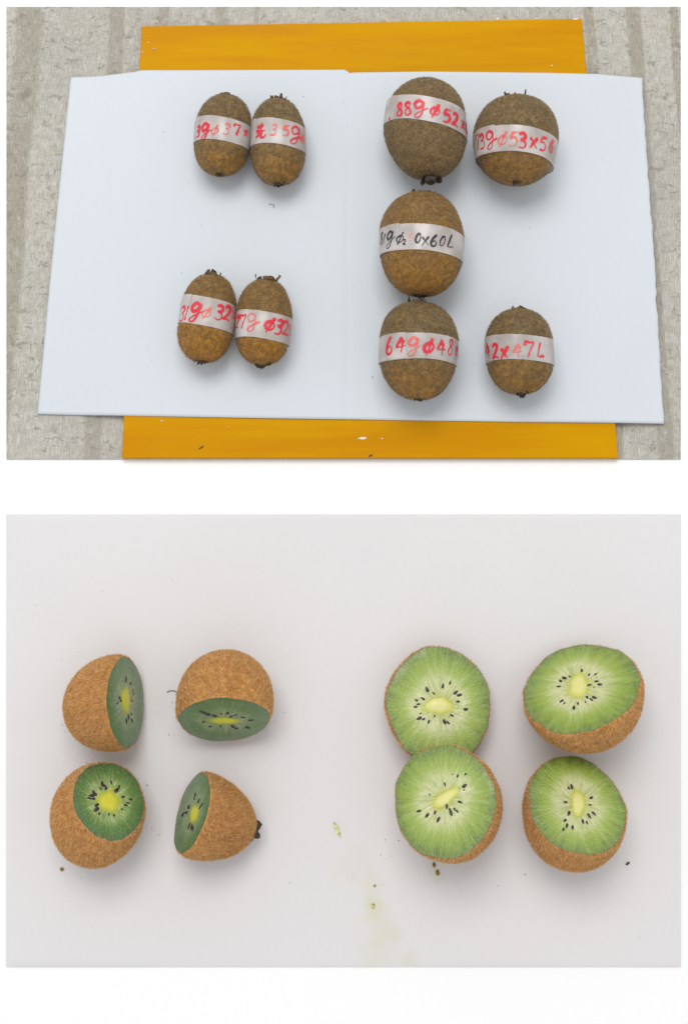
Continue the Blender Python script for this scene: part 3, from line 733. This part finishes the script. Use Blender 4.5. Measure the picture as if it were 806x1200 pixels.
    for _ in range(beads if group == GH else 45):
        a_ = rs.uniform(0, 6.283); i0 = int(a_ / 6.2832 * mf) % mf; sf = rs.beta(2.4, 1.3)
        q = inner[i0] * (1 - sf) + outer[i0] * sf * 0.985; r_ = rs.uniform(0.00008, 0.00030 if group == GH else 0.00022); b0 = len(Vb)
        for (rr_, hh) in ((1.0, 0.0), (0.86, 0.45), (0.45, 0.75)):
            for j in range(6): Vb.append((q[0] + r_ * rr_ * math.cos(j * 1.0472), q[1] + r_ * rr_ * math.sin(j * 1.0472), 0.00035 + hh * r_ + 0.0002 * (1 - sf ** 6)))
        for k_ in range(2):
            for j in range(6): Fb.append((b0 + k_ * 6 + j, b0 + k_ * 6 + (j + 1) % 6, b0 + k_ * 6 + 6 + (j + 1) % 6, b0 + k_ * 6 + 6 + j))
        Fb.append(tuple(b0 + 12 + j for j in range(6)))
    link('juice_glints', mesh_np('juice_glints', W(np.array(Vb)), Fb), JUICE_GLINT, fo, 'stuff')
    if end:
        n_, L_, Wd_, spr, knob, mt_ = end
        V2, F2 = sepals(Rc, np.array([-axis_skew[0] * L, -axis_skew[1] * L, -L * 0.992]), np.array([0, 0, -1.0]), n_, L_ * mm, Wd_ * mm, spr * mm, rs, 0.5, knob * mm)
        link('stem_remains', mesh_np('stem_remains', W(V2), F2, smooth=False), mt_, top)
    return top

rad = math.radians
GH, GK = 'large light green halves', 'small dark green halves'
CH, CK = (lin(200, 200, 92), lin(220, 216, 142)), (lin(168, 178, 70), lin(208, 202, 60))
k1, k2 = 140 / 806, 150 / 806; k5, k6 = 170 / 806, 180 / 806
half_kiwi('tan half kiwifruit on its side, narrow dark green face turned right', (50, 750), k1, (563, 415), 50, rad(65), (1, 0.10), 74,
          ((556, 405), (562, 495), (586, 405)), [(557, 263), (590, 292), (607, 340), (612, 362), (597, 410), (515, 390), (522, 408), (597, 500), (560, 550), (600, 548), (500, 430), (575, 520)],
          K_COL, CK, 1, GK, d0=0.12, bulge=1.03, pexp=2.3, end=(5, 2.5, 2, 3, 1.2, DRYB), seed=31)
half_kiwi('tan half kiwifruit, flat dark green face turned towards the front edge', (190, 750), k2, (390, 502), 52, rad(63), (0, -1), 77,
          ((392, 503), (486, 506), (392, 522)), [(252, 447), (285, 460), (262, 508), (373, 460), (415, 452), (465, 468), (437, 476), (447, 540), (470, 553), (515, 548), (540, 545), (560, 498), (300, 540), (370, 540), (512, 480), (330, 470)],
          K_COL, CK, 2, GK, d0=0.25, bulge=1.06, pexp=2.5, end=(5, 1.5, 1.5, 2, 0.8, DRYB), seed=32)
half_kiwi('round tan half kiwifruit with bright green disc and yellow core facing up', (40, 880), k2, (472, 312), 44, rad(33), (0.62, 0.78), 88,
          ((468, 320), (535, 320), (468, 255)), [(428, 210), (484, 200), (418, 238), (447, 230), (535, 228), (520, 250), (372, 258), (368, 305), (360, 285), (393, 345), (392, 372), (408, 402), (470, 405), (503, 412), (555, 372), (577, 345), (560, 292), (608, 308), (592, 330), (380, 275), (345, 300)],
          K3_COL, CK, 3, GK, d0=0.36, bulge=1.21, pexp=2.3, seed=33, nh=20000, ray=1.0)
half_kiwi('tapered tan half kiwifruit, narrow green face left, dry stem end right', (180, 890), k2, (243, 332), 43.5, rad(67), (-0.96, 0.27), 82,
          ((262, 345), (243, 395), (290, 352)), [(268, 222), (262, 245), (290, 262), (210, 335), (190, 350), (312, 285), (245, 428), (252, 440), (225, 300), (230, 420), (300, 300)],
          K_COL, CK, 4, GK, d0=0.12, bulge=1.03, pexp=1.75, end=(7, 5, 3.4, 7, 2.4, DARK), seed=34)
half_kiwi('large kiwifruit half with pale green face and dented left rim, upper left', (430, 750), k5, (396, 357), 64, rad(10), (0.9, 0.3), 38,
          ((398, 365), (472, 362), (398, 408)), [(460, 237), (420, 255), (368, 296), (491, 292), (512, 306), (505, 343), (548, 385), (272, 335), (283, 357), (267, 372), (307, 325), (294, 410), (288, 436), (373, 425), (341, 455), (449, 460), (470, 420), (428, 455), (455, 428), (312, 440), (332, 275)],
          H_COL, CH, 5, GH, d0=0.0, bulge=1.0, pexp=2.2, harm=[(-0.05, 3.7, 0.35)], ell=0.985, seed=35, nh=16000)
half_kiwi('large kiwifruit half with brown side below its tilted green face, upper right', (590, 740), k6, (404, 292), 67.5, rad(46), (-0.26, 0.97), 66,
          ((392, 290), (392, 352), (438, 290)), [(410, 208), (448, 230), (483, 228), (490, 245), (488, 265), (505, 282), (450, 285), (475, 298), (345, 240), (318, 248), (297, 262), (288, 293), (298, 308), (390, 382), (430, 375), (438, 350), (460, 362), (476, 350), (303, 370), (318, 382), (368, 405)],
          H_COL, CH, 6, GH, d0=0.1, bulge=1.02, pexp=2.0, seed=36, nh=20000)
half_kiwi('large kiwifruit half with slanting long pale core, lower left of the four', (440, 860), k5, (379, 371), 60, rad(19), (-0.8, 0.45), 100,
          ((385, 360), (452, 312), (402, 386)), [(430, 223), (457, 232), (500, 224), (496, 290), (494, 312), (470, 380), (396, 406), (415, 425), (440, 420), (330, 440), (287, 455), (240, 430), (349, 478), (384, 472), (385, 280), (300, 338), (455, 432), (420, 442)],
          H_COL, CH, 7, GH, d0=0.05, bulge=1.0, pexp=2.2, seed=37, nh=17000)
half_kiwi('large kiwifruit half with upright oblong core and tall brown side, lower right', (590, 870), k5, (405, 346), 56.5, rad(29), (0.45, 0.9), 84,
          ((412, 340), (412, 408), (446, 340)), [(375, 248), (358, 255), (340, 335), (485, 310), (478, 350), (360, 397), (338, 436), (498, 398), (472, 410), (477, 420), (438, 443), (460, 449), (380, 478), (330, 487), (349, 466)],
          H_COL, CH, 8, GH, d0=0.2, bulge=1.03, pexp=2.3, seed=38, nh=20000)

# ------------------------------------------------------------------ crumbs, smears and loose bits
CR = flat('crumb', lin(92, 78, 60), 0.8); OLIVE = flat('juice_crumb', lin(140, 116, 40), 0.5)
def crumbs(name, pts, z, mat, label, cat):
    V, Fa = [], []
    for (u, v, s_) in pts:
        c = ground(u, v, z); r = s_ * 0.36 / pxscale(c); b = len(V); a0 = rng.uniform(0, 6.28); st = rng.uniform(0.5, 1.0)
        for (zz, q) in ((0.0, 1.0), (0.5, 0.9), (0.9, 0.5)):
            for i in range(5):
                a = a0 + i * 1.2566; p = np.array([math.cos(a), math.sin(a) * st]) * r * q * rng.uniform(0.7, 1.2)
                V.append((c[0] + p[0], c[1] + p[1], z + 0.0001 + zz * r))
        for k_ in range(2):
            for i in range(5): Fa.append((b + k_ * 5 + i, b + k_ * 5 + (i + 1) % 5, b + k_ * 5 + 5 + (i + 1) % 5, b + k_ * 5 + 5 + i))
        Fa.append(tuple(b + 10 + i for i in range(5)))
    o = link(name, mesh_np(name, V, Fa, False), mat, None, 'stuff'); return tag(o, label, cat)
up_pts = [(192, 155, 1.6), (220, 214, 1.2), (207, 225, 1), (236, 264, 1.2), (436, 442, 2.0), (434, 412, 1.3), (437, 443, 1.3), (436, 401, 1), (555, 426, 1.6), (603, 350, 1.3), (178, 423, 1.2), (173, 409, 1.3), (355, 113, 1.4),
          (213, 320, 1.5), (205, 388, 1.2), (341, 330, 1.2), (620, 268, 1.2), (60, 302, 2.0)]
up_pts += [(rng.uniform(120, 740), rng.uniform(100, 475), rng.uniform(0.6, 1.2)) for _ in range(16)]
crumbs('fuzz_crumbs', up_pts, ZP + 0.0004, CR, 'tiny brown fuzz crumbs scattered on the white paper', 'crumbs')
lo_pts = [(202, 823, 1.8), (198, 861, 1.8), (82, 776, 1.3), (73, 773, 1.1), (73, 849, 2.0), (76, 857, 1.8), (102, 894, 1.8), (173, 920, 2.4), (178, 970, 1.8), (186, 978, 1.4), (451, 984, 1.6), (467, 985, 1.8), (457, 1003, 1.6), (446, 1002, 1.5),
          (187, 979, 1.2), (615, 1025, 2.0), (439, 1037, 2), (449, 1037, 1.6), (583, 1038, 1.6), (749, 1097, 1.4), (322, 846, 1.4), (333, 835, 1.3), (120, 693, 1.5), (201, 678, 1.1), (42, 709, 1.4), (186, 834, 1.2), (95, 1028, 1.3)]
lo_pts += [(rng.uniform(50, 350), rng.uniform(760, 1040), rng.uniform(0.7, 1.5)) for _ in range(22)] + [(rng.uniform(430, 770), rng.uniform(760, 1040), rng.uniform(0.7, 1.4)) for _ in range(14)]
crumbs('fuzz_crumbs', lo_pts, ZS + 0.0003, CR, 'tiny brown fuzz crumbs scattered around the cut halves', 'crumbs')
def wire(name, pts, z, r, mat, label, cat):
    P = smooth_line([ground(u, v, z)[:2] for u, v in pts], 6); V, Fa = [], []
    d = np.gradient(P, axis=0); d /= np.linalg.norm(d, axis=1)[:, None] + 1e-12; n = np.stack([-d[:, 1], d[:, 0]], 1)
    for i in range(len(P)):
        for j in range(5):
            a = j * 1.2566; q = P[i] + n[i] * r * math.cos(a); V.append((q[0], q[1], z + r * 1.1 + r * math.sin(a)))
    Fa = grid_faces(len(P), 5, True)
    return tag(link(name, mesh_np(name, V, Fa), mat), label, cat)
wire('loose_hair', [(196, 811), (200, 809.5), (206, 810), (208, 812), (206, 814)], ZS + 0.0002, 0.0002, CR, 'short dark hooked hair lying left of a small half', 'hair')
wire('loose_hair', [(315, 240), (318, 239), (321, 241), (320.5, 243.5)], ZP + 0.0007, 0.00013, CR, 'tiny curled fibre on the paper below the upper small pair', 'hair')
SHRED = flat('green_shred', lin(206, 212, 150), 0.4)
tag(chip(395, 972, 18, 4.2, SHRED, ZS + 0.0002, 'flesh_shred', rot=-1.12), 'pale yellow-green sliver of flesh between the two groups of halves', 'flesh sliver')
tag(chip(508.5, 1013.5, 3.6, 6, OLIVE, ZS + 0.0003, 'juice_bit'), 'upper brown juice bit in front of the slanting-core half', 'juice bit')
tag(chip(512.5, 1023, 4.6, 6.5, OLIVE, ZS + 0.0003, 'juice_bit'), 'lower brown juice bit in front of the slanting-core half', 'juice bit')
tag(chip(735, 1012, 6, 2.2, flat('stray_seed', lin(48, 40, 46), 0.3), ZS + 0.0003, 'stray_seed', rot=0.5), 'stray dark seed right of the oblong-core half', 'seed')
tag(chip(73, 1018.5, 5, 4, OLIVE, ZS + 0.0003, 'brown_crumb'), 'larger brown crumb in front of the round bright green half', 'crumb')
YST = flat('juice_stain', lin(186, 180, 120), 0.75)
tag(chip(437, 1062, 5, 6, YST, ZS + 0.00012, 'juice_stain'), 'yellowish juice stain left of centre near the front edge', 'stain')
tag(chip(439, 1038, 4, 3, YST, ZS + 0.00012, 'juice_stain'), 'faint yellowish juice spot just behind the other stain', 'stain')
